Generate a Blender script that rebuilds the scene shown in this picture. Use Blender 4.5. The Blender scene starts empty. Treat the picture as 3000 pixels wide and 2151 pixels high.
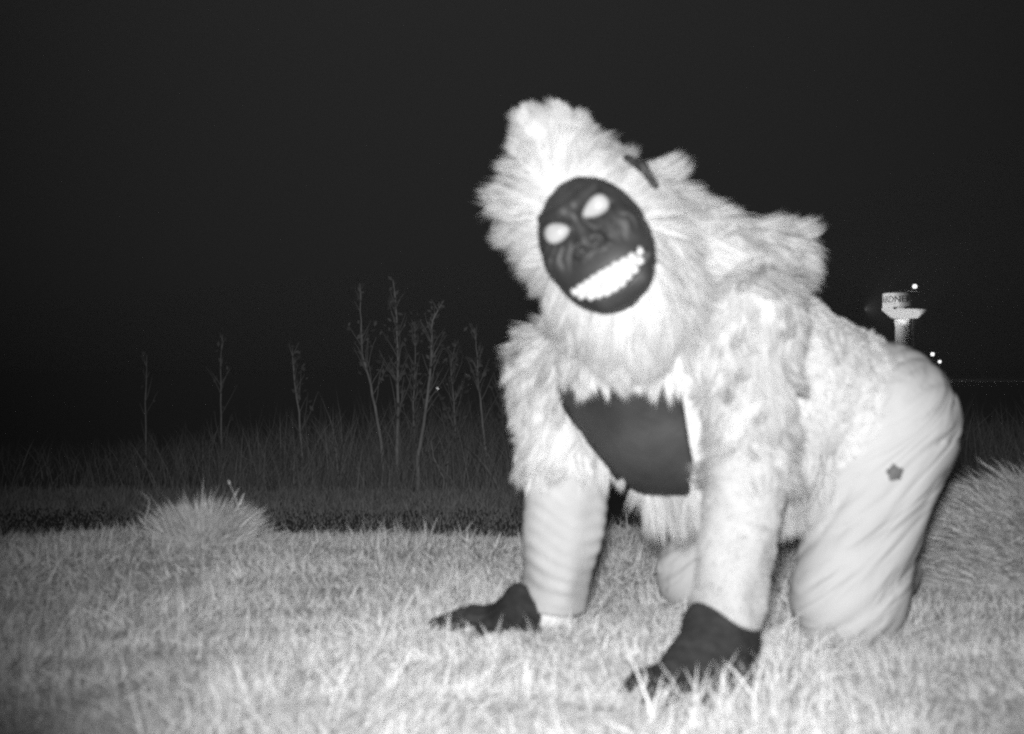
import bpy, math, random
import numpy as np
from mathutils import Vector, Matrix
from mathutils.kdtree import KDTree

random.seed(7)
RNG = np.random.default_rng(11)
scene = bpy.context.scene
COL = scene.collection

# ------------------------------------------------------------------ camera, sky, flash, exposure
FPX, CX, CY, HC = 3621.0, 1500.0, 1075.5, 0.52      # the trail camera's own focal length and height
cam_d = bpy.data.cameras.new('camera')
cam = bpy.data.objects.new('camera', cam_d); COL.objects.link(cam)
cam.location = (0, 0, HC); cam.rotation_euler = (math.radians(90), 0, 0)
cam_d.sensor_width = 36.0; cam_d.lens = 36.0 * FPX / 3000.0
cam_d.clip_start = 0.05; cam_d.clip_end = 3000
cam_d.dof.use_dof = True; cam_d.dof.focus_distance = 14.0; cam_d.dof.aperture_fstop = 3.9
scene.camera = cam

world = bpy.data.worlds.new('World'); scene.world = world
world.use_nodes = True
wn = world.node_tree; wn.nodes.clear()
w_out = wn.nodes.new('ShaderNodeOutputWorld'); w_bg = wn.nodes.new('ShaderNodeBackground')
w_sky = wn.nodes.new('ShaderNodeTexSky'); w_bw = wn.nodes.new('ShaderNodeRGBToBW')
w_sky.sky_type = 'NISHITA'; w_sky.sun_disc = False
w_sky.sun_elevation = math.radians(50.0); w_sky.sun_rotation = math.radians(180)
wn.links.new(w_sky.outputs[0], w_bw.inputs[0]); wn.links.new(w_bw.outputs[0], w_bg.inputs[0])
w_bg.inputs[1].default_value = 0.0007        # night: the sky is only a trace
wn.links.new(w_bg.outputs[0], w_out.inputs[0])

flash_d = bpy.data.lights.new('infrared_flash', 'SPOT')     # the trail camera's own infrared flash
flash_d.energy = 570; flash_d.color = (1, 1, 1)
flash_d.spot_size = math.radians(71); flash_d.spot_blend = 1.0; flash_d.shadow_soft_size = 0.05
flash = bpy.data.objects.new('infrared_flash', flash_d); COL.objects.link(flash)
flash.location = (-0.025, -0.02, HC + 0.11)
fd = Vector(((1800 - CX) / FPX, 1.0, (CY - 890) / FPX))
flash.rotation_euler = fd.to_track_quat('-Z', 'Y').to_euler()

vs = scene.view_settings
vs.view_transform = 'Standard'; vs.look = 'None'; vs.gamma = 1.0; vs.exposure = 0.0
vs.use_curve_mapping = False
scene.cycles.pixel_filter_type = 'BLACKMAN_HARRIS'; scene.cycles.filter_width = 2.2
scene.cycles.max_bounces = 6; scene.cycles.transmission_bounces = 4; scene.cycles.volume_bounces = 0
scene.cycles.use_denoising = False; scene.cycles.use_adaptive_sampling = False      # what grain is left reads as sensor noise
world.cycles.sampling_method = 'NONE'
scene.cycles.sample_clamp_indirect = 3.0; scene.cycles.sample_clamp_direct = 1.6


def U(px, py, d):
    """world point at depth d along the ray through a photograph position"""
    return np.array([(px - CX) / FPX * d, d, HC + (CY - py) / FPX * d])


# ------------------------------------------------------------------ helpers
def tag(o, label=None, cat=None, group=None, kind=None):
    for k, v in (('label', label), ('category', cat), ('group', group), ('kind', kind)):
        if v: o[k] = v
    return o


def empty(name, loc=(0, 0, 0)):
    o = bpy.data.objects.new(name, None); COL.objects.link(o); o.location = loc
    o.empty_display_size = 0.1
    return o


def mesh_np(name, V, F, mat=None, parent=None, smooth=True, tint=None, normals=None):
    """V (n,3) world coordinates, F (m,3|4)."""
    V = np.asarray(V, np.float32); F = np.asarray(F, np.int32)
    if parent is not None:
        V = V - np.array(world_loc(parent), np.float32)
    me = bpy.data.meshes.new(name)
    k = F.shape[1]
    me.vertices.add(len(V)); me.vertices.foreach_set('co', V.ravel())
    me.loops.add(F.size); me.loops.foreach_set('vertex_index', F.ravel())
    me.polygons.add(len(F)); me.polygons.foreach_set('loop_start', np.arange(0, F.size, k, dtype=np.int32))
    me.polygons.foreach_set('loop_total', np.full(len(F), k, np.int32))
    if smooth: me.polygons.foreach_set('use_smooth', np.ones(len(F), bool))
    if tint is not None:
        a = me.attributes.new('tint', 'FLOAT', 'POINT'); a.data.foreach_set('value', np.asarray(tint, np.float32))
    me.update(calc_edges=True); me.validate()
    if normals is not None: me.normals_split_custom_set_from_vertices(np.asarray(normals, np.float32))
    o = bpy.data.objects.new(name, me); COL.objects.link(o)
    if mat: me.materials.append(mat)
    if parent is not None: o.parent = parent
    return o


def world_loc(o):
    v = Vector((0, 0, 0))
    while o is not None:
        v += o.location; o = o.parent
    return v


class MB:
    """collects simple shapes into one mesh"""
    def __init__(s): s.V = []; s.F = []
    def add(s, V, F):
        n = len(s.V); s.V += [tuple(v) for v in V]; s.F += [tuple(i + n for i in f) for f in F]
    def tube(s, pts, rads, n=6, cap=True):
        pts = [Vector(p) for p in pts]; V = []; F = []
        for i, p in enumerate(pts):
            t = (pts[min(i + 1, len(pts) - 1)] - pts[max(i - 1, 0)]).normalized()
            a = t.orthogonal().normalized() if i == 0 else (a - t * a.dot(t)).normalized()
            b = t.cross(a)
            for j in range(n):
                w = 2 * math.pi * j / n
                V.append(p + (a * math.cos(w) + b * math.sin(w)) * rads[i])
        for i in range(len(pts) - 1):
            for j in range(n):
                F.append((i * n + j, i * n + (j + 1) % n, (i + 1) * n + (j + 1) % n, (i + 1) * n + j))
        if cap:
            F.append(tuple(range(n))[::-1]); F.append(tuple((len(pts) - 1) * n + j for j in range(n)))
        s.add(V, F)
    def lathe(s, prof, c=(0, 0, 0), n=32):
        V = []; F = []
        for r, z in prof:
            for j in range(n):
                w = 2 * math.pi * j / n
                V.append((c[0] + r * math.cos(w), c[1] + r * math.sin(w), c[2] + z))
        for i in range(len(prof) - 1):
            for j in range(n):
                F.append((i * n + j, i * n + (j + 1) % n, (i + 1) * n + (j + 1) % n, (i + 1) * n + j))
        F.append(tuple(range(n))[::-1]); F.append(tuple((len(prof) - 1) * n + j for j in range(n)))
        s.add(V, F)
    def box(s, lo, hi):
        x0, y0, z0 = lo; x1, y1, z1 = hi
        s.add([(x0, y0, z0), (x1, y0, z0), (x1, y1, z0), (x0, y1, z0), (x0, y0, z1), (x1, y0, z1), (x1, y1, z1), (x0, y1, z1)],
              [(3, 2, 1, 0), (4, 5, 6, 7), (0, 1, 5, 4), (1, 2, 6, 5), (2, 3, 7, 6), (3, 0, 4, 7)])
    def build(s, name, mat, parent=None, smooth=True):
        me = bpy.data.meshes.new(name)
        off = world_loc(parent) if parent is not None else Vector((0, 0, 0))
        me.from_pydata([tuple(Vector(v) - off) for v in s.V], [], s.F)
        if smooth:
            me.polygons.foreach_set('use_smooth', np.ones(len(me.polygons), bool))
        me.materials.append(mat); me.update()
        o = bpy.data.objects.new(name, me); COL.objects.link(o)
        if parent is not None: o.parent = parent
        return o


# ------------------------------------------------------------------ materials (the photograph is infrared: greys only)
def mat_plain(name, v, rough=0.8, noise=None, bump=None, spec=0.3, tint=False, translucent=0.0, emit=0.0):
    m = bpy.data.materials.new(name); m.use_nodes = True
    nt = m.node_tree; b = nt.nodes['Principled BSDF']; out = nt.nodes['Material Output']
    b.inputs['Base Color'].default_value = (v, v, v, 1)
    b.inputs['Roughness'].default_value = rough; b.inputs['Specular IOR Level'].default_value = spec
    L = nt.links.new
    col = None
    tc = nt.nodes.new('ShaderNodeTexCoord')
    if noise:
        sc_, lo, hi = noise
        n = nt.nodes.new('ShaderNodeTexNoise'); n.inputs['Scale'].default_value = sc_; n.inputs['Detail'].default_value = 5
        L(tc.outputs['Object'], n.inputs['Vector'])
        r = nt.nodes.new('ShaderNodeMapRange'); r.inputs[1].default_value = 0.3; r.inputs[2].default_value = 0.7
        r.inputs[3].default_value = lo; r.inputs[4].default_value = hi
        L(n.outputs[0], r.inputs[0]); col = r.outputs[0]
    if tint:
        a = nt.nodes.new('ShaderNodeAttribute'); a.attribute_name = 'tint'
        mul = nt.nodes.new('ShaderNodeMath'); mul.operation = 'MULTIPLY'
        L(a.outputs['Fac'], mul.inputs[0])
        if col is not None: L(col, mul.inputs[1])
        else: mul.inputs[1].default_value = v
        col = mul.outputs[0]
    if col is not None: L(col, b.inputs['Base Color'])
    if bump:
        n2 = nt.nodes.new('ShaderNodeTexNoise'); n2.inputs['Scale'].default_value = bump[0]; n2.inputs['Detail'].default_value = 4
        L(tc.outputs['Object'], n2.inputs['Vector'])
        bp = nt.nodes.new('ShaderNodeBump'); bp.inputs['Strength'].default_value = bump[1]; bp.inputs['Distance'].default_value = bump[2]
        L(n2.outputs[0], bp.inputs['Height']); L(bp.outputs[0], b.inputs['Normal'])
    if translucent:
        tr = nt.nodes.new('ShaderNodeBsdfTranslucent'); mx = nt.nodes.new('ShaderNodeMixShader')
        tr.inputs[0].default_value = (v, v, v, 1)
        if col is not None: L(col, tr.inputs[0])
        mx.inputs[0].default_value = translucent
        L(b.outputs[0], mx.inputs[1]); L(tr.outputs[0], mx.inputs[2]); L(mx.outputs[0], out.inputs[0])
    if emit:
        m.cycles.emission_sampling = 'NONE'
        b.inputs['Emission Color'].default_value = (1, 1, 1, 1); b.inputs['Emission Strength'].default_value = emit
    return m


M = {
    'fur': mat_plain('white_fur', 0.54, 0.9, tint=True, translucent=0.06, spec=0.1),
    'underlay': mat_plain('white_underlay_cloth', 0.5, 0.95, noise=(40, 0.46, 0.54), spec=0.1),
    'sleeve': mat_plain('white_knit', 0.6, 0.95, noise=(25, 0.32, 0.37), bump=(220, 0.5, 0.004), spec=0.1),
    'trouser': mat_plain('white_trouser_cloth', 0.5, 0.85, noise=(6, 0.37, 0.43), bump=(420, 0.25, 0.001), spec=0.15),
    'rubber': mat_plain('black_rubber', 0.03, 0.58, noise=(30, 0.012, 0.024), bump=(160, 0.3, 0.002), spec=0.3),
    'panel': mat_plain('dark_chest_vinyl', 0.06, 0.6, noise=(9, 0.015, 0.04), bump=(16, 0.5, 0.012), spec=0.3),
    'glove': mat_plain('dark_glove', 0.045, 0.85, noise=(60, 0.015, 0.03), bump=(250, 0.6, 0.003), spec=0.2),
    'eye': mat_plain('white_plastic_eye', 0.85, 0.12, noise=(60, 0.24, 0.30), spec=0.6),
    'tooth': mat_plain('white_plastic_tooth', 0.85, 0.3, noise=(50, 0.31, 0.36), spec=0.5),
    'emblem': mat_plain('dark_embroidery', 0.08, 0.9, noise=(300, 0.06, 0.16)),
    'soil': mat_plain('soil_and_thatch', 0.4, 1.0, noise=(14, 0.46, 0.66), bump=(30, 0.6, 0.02), spec=0.1),
    'grass': mat_plain('grass_blade', 0.65, 0.8, tint=True, translucent=0.05, spec=0.2),
    'asphalt': mat_plain('gravel_road', 0.4, 0.95, noise=(3, 0.3, 0.48), bump=(45, 1.0, 0.05)),
    'bark': mat_plain('pale_birch_bark', 0.7, 0.9, noise=(9, 0.45, 0.85)),
    'twig': mat_plain('twig_bark', 0.5, 0.9, noise=(9, 0.35, 0.6)),
    'leaf': mat_plain('dry_leaf', 0.5, 0.7, tint=True, translucent=0.3),
    'brush': mat_plain('dry_brush', 0.6, 0.9, tint=True, translucent=0.2),
    'tank': mat_plain('white_tank_paint', 0.75, 0.5, noise=(0.4, 0.68, 0.76)),
    'letter': mat_plain('dark_letter_paint', 0.1, 0.6, noise=(1, 0.08, 0.12)),
    'steel': mat_plain('galvanised_steel', 0.4, 0.5, noise=(2, 0.35, 0.45)),
    'lamp': mat_plain('lamp_glass', 0.8, 0.3, emit=2.2),
    'smalllamp': mat_plain('dim_lamp_glass', 0.8, 0.3, emit=1.0),
}


def creases(m):
    nt = m.node_tree; b = nt.nodes['Principled BSDF']; tc = nt.nodes['Texture Coordinate']
    mp = nt.nodes.new('ShaderNodeMapping'); mp.inputs['Rotation'].default_value = (0.0, math.radians(40), 0.0)
    ms = nt.nodes.new('ShaderNodeMapping'); ms.inputs['Scale'].default_value = (2.4, 4.0, 15.0)
    n = nt.nodes.new('ShaderNodeTexNoise'); n.inputs['Scale'].default_value = 1.0; n.inputs['Detail'].default_value = 3; n.inputs['Distortion'].default_value = 0.9
    r = nt.nodes.new('ShaderNodeMapRange'); r.interpolation_type = 'SMOOTHSTEP'; r.inputs[1].default_value = 0.42; r.inputs[2].default_value = 0.60
    bp = nt.nodes.new('ShaderNodeBump'); bp.inputs['Strength'].default_value = 0.5; bp.inputs['Distance'].default_value = 0.010
    old = b.inputs['Normal'].links[0].from_socket
    L = nt.links.new
    L(tc.outputs['Object'], mp.inputs[0]); L(mp.outputs[0], ms.inputs[0]); L(ms.outputs[0], n.inputs['Vector']); L(n.outputs[0], r.inputs[0]); L(r.outputs[0], bp.inputs['Height'])
    L(old, bp.inputs['Normal']); L(bp.outputs[0], b.inputs['Normal'])


creases(M['trouser'])


# ------------------------------------------------------------------ signed distance modelling (numpy)
def cone(P, a, b, ra, rb):
    a = np.asarray(a, np.float32); b = np.asarray(b, np.float32); ab = b - a
    t = np.clip(((P - a) @ ab) / max(float(ab @ ab), 1e-9), 0, 1)
    return np.linalg.norm(P - a - t[..., None] * ab, axis=-1) - (ra + (rb - ra) * t)


def ell(P, c, r):
    q = (P - np.asarray(c, np.float32)) / np.asarray(r, np.float32)
    k = np.linalg.norm(q, axis=-1)
    return (k - 1) * min(r) * (0.5 + 0.5 * k / np.maximum(k, 1e-6))


def smin(a, b, k):
    h = np.clip(0.5 + 0.5 * (b - a) / k, 0, 1)
    return b + (a - b) * h - k * h * (1 - h)


def smax(a, b, k): return -smin(-a, -b, k)


def union(ds, k):
    d = ds[0]
    for e in ds[1:]: d = smin(d, e, k)
    return d


def surface_nets(fn, lo, hi, h):
    lo = np.asarray(lo, np.float32); hi = np.asarray(hi, np.float32)
    n = np.ceil((hi - lo) / h).astype(int) + 1
    ax = [lo[i] + h * np.arange(n[i], dtype=np.float32) for i in range(3)]
    D = np.empty(tuple(n), np.float32)
    for i in range(n[0]):
        Y, Z = np.meshgrid(ax[1], ax[2], indexing='ij')
        P = np.stack([np.full_like(Y, ax[0][i]), Y, Z], -1)
        D[i] = fn(P)
    S = D < 0
    c = [(i, j, k) for i in (0, 1) for j in (0, 1) for k in (0, 1)]
    sl = lambda o: tuple(slice(o[q], n[q] - 1 + o[q]) for q in range(3))
    cnt = sum(S[sl(o)].astype(np.int8) for o in c)
    act = (cnt > 0) & (cnt < 8)
    idx = np.argwhere(act)
    ID = np.full(tuple(n - 1), -1, np.int32); ID[act] = np.arange(len(idx))
    acc = np.zeros((len(idx), 3), np.float32); num = np.zeros(len(idx), np.float32)
    for a in range(8):
        for b in range(a + 1, 8):
            oa, ob = np.array(c[a]), np.array(c[b])
            if np.abs(oa - ob).sum() != 1: continue
            da = D[tuple((idx + oa).T)]; db = D[tuple((idx + ob).T)]
            m = (da < 0) != (db < 0)
            t = np.where(m, da / np.where(m, da - db, 1), 0)
            acc += np.where(m[:, None], oa + t[:, None] * (ob - oa), 0); num += m
    V = lo + h * (idx + acc / num[:, None])
    quads = []
    for q in range(3):
        o1 = [0, 0, 0]; o1[q] = 1
        u, v = (q + 1) % 3, (q + 2) % 3
        s0 = [slice(0, n[i] - (1 if i == q else 0)) for i in range(3)]
        s1 = [slice(o1[i], n[i]) for i in range(3)]
        A = S[tuple(s0)]; B = S[tuple(s1)]
        e = np.argwhere(A != B)
        e = e[(e[:, u] > 0) & (e[:, v] > 0) & (e[:, u] < n[u] - 1) & (e[:, v] < n[v] - 1)]
        if not len(e): continue
        inside = A[tuple(e.T)]
        def cell(du, dv):
            f = e.copy(); f[:, u] += du; f[:, v] += dv
            return ID[tuple(f.T)]
        Q = np.stack([cell(-1, -1), cell(0, -1), cell(0, 0), cell(-1, 0)], 1)
        Q[~inside] = Q[~inside][:, ::-1]
        quads.append(Q)
    return V, np.concatenate(quads)


def grad(fn, P, e=0.004):
    g = np.stack([fn(P + np.eye(3, dtype=np.float32)[i] * e) - fn(P - np.eye(3, dtype=np.float32)[i] * e) for i in range(3)], -1)
    return g / np.maximum(np.linalg.norm(g, axis=-1, keepdims=True), 1e-9)


def march(fn, O, Dv, tmax=4.0, n=70):
    t = np.zeros(len(O)); 
    for _ in range(n):
        d = fn((O + Dv * t[:, None]).astype(np.float32)); t += np.clip(d, -0.02, 0.2) * 0.8
    return O + Dv * t[:, None]


def norm(v): return v / np.maximum(np.linalg.norm(v, axis=-1, keepdims=True), 1e-9)


def lowfreq(P, seed, s):
    """smooth pseudo noise in about [-1, 1]"""
    r = np.random.default_rng(seed); out = 0
    for i in range(4):
        k = r.normal(size=3) * s * (1 + 0.5 * i); out = out + np.sin(P @ k + r.uniform(0, 6.28)) / (1 + 0.4 * i)
    return out / 2.2


# ------------------------------------------------------------------ ground, road
def ground_z(x, y):
    x = np.asarray(x, float); y = np.asarray(y, float)
    crest = 3.55 + 0.12 * np.sin(x * 1.7 + 0.6) + 0.06 * np.sin(x * 4.1)
    s1 = np.clip((y - crest) / 3.0, 0, 1); s1 = s1 * s1 * (3 - 2 * s1)
    s2 = np.clip((y - 17) / 45.0, 0, 1); s2 = s2 * s2 * (3 - 2 * s2)
    und = 0.018 * np.sin(x * 2.3 + y * 1.1) + 0.012 * np.sin(y * 3.7 - x * 1.3) + 0.008 * np.sin(x * 7 + 1) * np.sin(y * 6)
    und = und * np.clip((6.5 - y) / 2, 0, 1)
    return -0.75 * s1 - 3.2 * s2 + und


def build_ground():
    ys = np.concatenate([np.linspace(-30, -2, 12), np.arange(-1.5, 8, 0.08), np.arange(8.2, 20, 0.4), np.geomspace(21, 1500, 40)])
    xs = np.concatenate([-np.geomspace(1500, 4.2, 34), np.arange(-4, 4.01, 0.1), np.geomspace(4.2, 1500, 34)])
    X, Y = np.meshgrid(xs, ys)
    V = np.stack([X, Y, ground_z(X, Y)], -1).reshape(-1, 3)
    nx, ny = len(xs), len(ys)
    i = np.arange(ny - 1)[:, None] * nx + np.arange(nx - 1)[None]
    F = np.stack([i, i + 1, i + nx + 1, i + nx], -1).reshape(-1, 4)
    tag(mesh_np('ground', V, F, M['soil']), kind='structure')
    # the dark road below the bank
    xs = np.linspace(-60, 60, 61); ys = np.array([8.0, 9.5, 11.2])
    X, Y = np.meshgrid(xs, ys)
    V = np.stack([X, Y, np.full_like(X, -0.742) + 0.02 * np.array([0, 1, 0])[:, None]], -1).reshape(-1, 3)
    nx = len(xs); i = np.arange(2)[:, None] * nx + np.arange(nx - 1)[None]
    F = np.stack([i, i + 1, i + nx + 1, i + nx], -1).reshape(-1, 4)
    tag(mesh_np('road', V, F, M['asphalt']), kind='structure')


build_ground()


# ------------------------------------------------------------------ ribbons: fur strands and grass blades
def ribbons(paths, widths, seed, flat=None):
    """paths (n,k,3), widths (n,k) -> verts, tris"""
    r = np.random.default_rng(seed)
    n, k, _ = paths.shape
    tan = np.gradient(paths, axis=1); tan = norm(tan)
    ref = norm(r.normal(size=(n, 1, 3))) if flat is None else flat[:, None, :]
    side = norm(np.cross(tan, ref))
    L = paths - side * widths[..., None] / 2; R = paths + side * widths[..., None] / 2
    V = np.stack([L[:, :-1], R[:, :-1]], 2).reshape(n, -1, 3)             # pairs, then one tip vertex
    V = np.concatenate([V, paths[:, -1:]], 1)
    m = 2 * (k - 1) + 1
    T = []
    for j in range(k - 2):
        a = 2 * j; T += [(a, a + 1, a + 3), (a, a + 3, a + 2)]
    T.append((2 * (k - 2), 2 * (k - 2) + 1, m - 1))
    T = np.array(T)[None] + (np.arange(n) * m)[:, None, None]
    return V.reshape(-1, 3), T.reshape(-1, 3), m


def tri_sample(V, Q, fn_w, n, r):
    T = np.concatenate([Q[:, [0, 1, 2]], Q[:, [0, 2, 3]]])
    a, b, c = V[T[:, 0]], V[T[:, 1]], V[T[:, 2]]
    ar = np.linalg.norm(np.cross(b - a, c - a), axis=1) * fn_w((a + b + c) / 3)
    if ar.sum() <= 0: return np.zeros((0, 3))
    i = r.choice(len(T), n, p=ar / ar.sum())
    u = np.sqrt(r.random(n))[:, None]; v = r.random(n)[:, None]
    return a[i] * (1 - u) + b[i] * u * (1 - v) + c[i] * u * v


def fur(name, parent, V, Q, sdf, wfn, n, locks, length, comb, lift=0.5, grav=0.5, clump=0.6,
        width=0.0014, jitter=0.25, lockjit=0.35, seed=1, tint=(0.85, 1.0), curl=0.0, k=5, mat='fur'):
    r = np.random.default_rng(seed)
    root = tri_sample(V, Q, wfn, n, r); lroot = tri_sample(V, Q, wfn, locks, r)
    kd = KDTree(locks)
    for i, p in enumerate(lroot): kd.insert(p, i)
    kd.balance()
    li = np.array([kd.find(p)[1] for p in root])
    def direction(P, jit):
        nn = grad(sdf, P.astype(np.float32))
        c = comb(P, nn); c = c - nn * (c * nn).sum(-1, keepdims=True); c = norm(c)
        lf = (lift(P) if callable(lift) else np.full(len(P), lift))[:, None]
        d = norm(c * np.cos(lf) + nn * np.sin(lf) + r.normal(size=P.shape) * jit)
        return d, nn
    ld, ln = direction(lroot, lockjit)
    Ll = length(lroot) * r.uniform(0.7, 1.15, len(lroot))
    t = np.linspace(0, 1, k)
    curlv = norm(np.cross(ld, r.normal(size=ld.shape))) * curl * r.normal(size=(len(ld), 1))
    G = np.array([0, 0, -1.0])
    def path(P, d, L, cv):
        step = (L / (k - 1))[:, None]
        pts = [P]; dd = d
        for j in range(1, k):
            dd = norm(dd + (G * grav + cv) / (k - 1)); pts.append(pts[-1] + dd * step)
        return np.stack(pts, 1)
    lp = path(lroot, ld, Ll, curlv) - lroot[:, None]
    sd, sn = direction(root, jitter)
    Ls = length(root) * r.uniform(0.6, 1.1, n)
    sp = path(root, sd, Ls, curlv[li] * 0.6) - root[:, None]
    own = root[:, None] + sp
    clumped = lroot[li][:, None] + lp[li] * (Ls / Ll[li])[:, None, None] + (root - lroot[li])[:, None] * (1 - 0.55 * t[None, :, None])
    wgt = (clump * t ** 0.8)[None, :, None]
    paths = own * (1 - wgt) + clumped * wgt
    paths[:, 0] -= sn * 0.004
    W = width * r.uniform(0.7, 1.3, n)[:, None] * (1 - 0.75 * t ** 1.5)[None]
    ref = norm(0.55 * sn + 0.75 * r.normal(size=sn.shape))
    ref = ref * np.where((ref * sn).sum(-1, keepdims=True) < 0, -1.0, 1.0)          # every strand turns its face outwards
    RV, RT, m = ribbons(paths, W, seed + 5, flat=ref)
    td = norm(paths[:, -1] - paths[:, 0]); rp = norm(ref - td * (ref * td).sum(-1, keepdims=True))
    nrm = np.repeat(norm(rp + 0.55 * sn), m, axis=0)                                 # rounded strand, not a flat ribbon
    tn = r.uniform(tint[0], tint[1], n) * (0.95 + 0.09 * r.normal(size=len(lroot)))[li]
    o = mesh_np(name, RV, RT, M[mat], parent, smooth=True, tint=np.repeat(np.clip(tn, 0.3, 1.08), m), normals=nrm)
    o['kind'] = 'stuff'
    return o


# ------------------------------------------------------------------ the person in the costume
HEAD_O = U(1740, 700, 2.04); HSC = 1.057
roll, yaw, pit = math.radians(31), math.radians(16), math.radians(6)
Ry = np.array([[math.cos(yaw), 0, -math.sin(yaw)], [0, 1, 0], [math.sin(yaw), 0, math.cos(yaw)]])       # local: x right, y up, z to viewer
Rx = np.array([[1, 0, 0], [0, math.cos(pit), math.sin(pit)], [0, -math.sin(pit), math.cos(pit)]])
Rz = np.array([[math.cos(roll), -math.sin(roll), 0], [math.sin(roll), math.cos(roll), 0], [0, 0, 1]])
RL = Rz @ Ry @ Rx                                                # head local -> view (x right, y up, z to viewer)
V2W = np.array([[1, 0, 0], [0, 0, -1], [0, 1, 0]])               # view -> world
HR = (V2W @ RL).astype(np.float32)


def h2w(p): return (np.asarray(p, np.float32) * HSC) @ HR.T + HEAD_O.astype(np.float32)
def w2h(P): return (np.asarray(P, np.float32) - HEAD_O.astype(np.float32)) @ HR / HSC


NSH, NEL, NWR = U(2185, 930, 2.14), U(2205, 1390, 2.12), U(2130, 1810, 2.06)
FSH, FEL, FWR = U(1660, 1090, 2.42), U(1665, 1410, 2.42), U(1612, 1790, 2.42)
CH = np.array([0.25, 2.33, 0.53]); MID = np.array([0.48, 2.45, 0.512]); PEL = np.array([0.745, 2.56, 0.408])
NHIP, NKN, NAN_ = np.array([0.745, 2.49, 0.39]), np.array([0.668, 2.46, 0.062]), np.array([0.848, 2.80, 0.06])
FHIP, FKN, FAN = np.array([0.64, 2.63, 0.40]), np.array([0.415, 2.80, 0.055]), np.array([0.555, 3.06, 0.06])


def sd_head(P):
    q = w2h(P)
    a = ell(q, (-0.008, 0.03, -0.100), (0.098, 0.150, 0.110))
    b = smin(cone(q, (-0.020, 0.09, -0.10), (0.004, 0.192, -0.095), 0.094, 0.052), cone(q, (0.004, 0.19, -0.095), (-0.012, 0.236, -0.09), 0.045, 0.020), 0.03)
    c = cone(q, (0.0, -0.05, -0.06), (0.0, -0.10, -0.07), 0.085, 0.075)
    return union([a, b, c], 0.05) * HSC


def sd_upper(P):
    """torso, neck, cape hump and belly"""
    cape_ = union([cone(P, h2w((0.03, 0.02, -0.13)), np.array([0.40, 2.24, 0.68]), 0.092, 0.078),
                   cone(P, np.array([0.36, 2.20, 0.69]), U(2262, 745, 2.33), 0.078, 0.055)], 0.04)
    return smin(cape_, union([
        cone(P, h2w((0, -0.05, -0.10)), CH + (0.02, -0.02, 0.02), 0.10, 0.15),
        cone(P, CH, MID, 0.155, 0.165), cone(P, MID, PEL, 0.165, 0.155),
        cone(P, np.array([0.29, 2.33, 0.425]), np.array([0.50, 2.45, 0.42]), 0.138, 0.14),
        cone(P, NSH, CH, 0.085, 0.13), cone(P, FSH, CH, 0.085, 0.13)], 0.05), 0.014)


def sd_arms(P):
    return np.minimum(smin(cone(P, NSH, NEL, 0.078, 0.056), cone(P, NEL, NWR, 0.052, 0.042), 0.03),
                      smin(cone(P, FSH, FEL, 0.082, 0.078), cone(P, FEL, FWR, 0.058, 0.046), 0.03))


def sd_legs(P, g=0.0):
    n = smin(cone(P, NHIP, NKN, 0.118 + g, 0.090 + g), cone(P, NKN, NAN_, 0.085 + g, 0.060 + g), 0.05)
    f = smin(cone(P, FHIP, FKN, 0.110 + g, 0.062 + g), cone(P, FKN, FAN, 0.062 + g, 0.055 + g), 0.05)
    return np.minimum(n, f)


def sd_body(P):
    d = smin(sd_head(P), sd_upper(P), 0.05)
    d = smin(d, sd_arms(P), 0.03)
    return smin(d, sd_legs(P), 0.05)


def sd_trouser(P):
    d = union([cone(P, PEL + (-0.03, 0, 0), PEL, 0.168, 0.170), sd_legs(P, 0.016)], 0.07)
    # cloth folds running diagonally from the seat towards the knee
    s = P @ np.array([0.62, -0.25, -0.74], np.float32); w = lowfreq(P, 3, 5.0)
    f1 = np.abs(np.sin(s * 30 + w * 1.6)); f2 = np.abs(np.sin(s * 47 + lowfreq(P, 9, 7.0) * 1.8 + 1.0))
    m = 0.5 + 0.5 * lowfreq(P, 21, 11.0)
    d = d + 0.012 * (1 - f1) ** 3 * m + 0.009 * (1 - f2) ** 3 * (1 - m) + 0.0015 * lowfreq(P, 5, 12.0)
    ax = norm(PEL - MID)
    return smax(d, -((P - (MID + (PEL - MID) * 0.42)) @ ax.astype(np.float32)), 0.01)


BV, BQ = surface_nets(sd_body, (-0.20, 1.78, -0.02), (1.05, 3.15, 1.06), 0.0105)
person = empty('person', (0.5, 2.45, 0.0))
tag(person, 'person kneeling on all fours in a shaggy white ape costume with grinning dark mask', 'person')
body = mesh_np('body', BV, BQ, M['underlay'], person)

TV, TQ = surface_nets(sd_trouser, (0.20, 2.26, -0.06), (1.05, 3.15, 0.70), 0.0065)
trousers = mesh_np('trousers', TV, TQ, M['trouser'], person)
trousers['label'] = 'smooth white trousers with creases and a small dark emblem'


for an, kn_ in ((NAN_, NKN), (FAN, FKN)):
    ax_ = norm(an - kn_); toe = an + ax_ * 0.11 - np.array([0, 0, 0.02])
    def sd_boot(P): return smin(cone(P, an - ax_ * 0.03, an + ax_ * 0.05, 0.05, 0.045), cone(P, an + ax_ * 0.05 + np.array([0, 0, 0.02]), toe, 0.042, 0.034), 0.02)
    v_, q_ = surface_nets(sd_boot, np.minimum(an, toe) - 0.09, np.maximum(an, toe) + 0.09, 0.006)
    mesh_np('boot', v_, q_, M['glove'], person)


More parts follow.
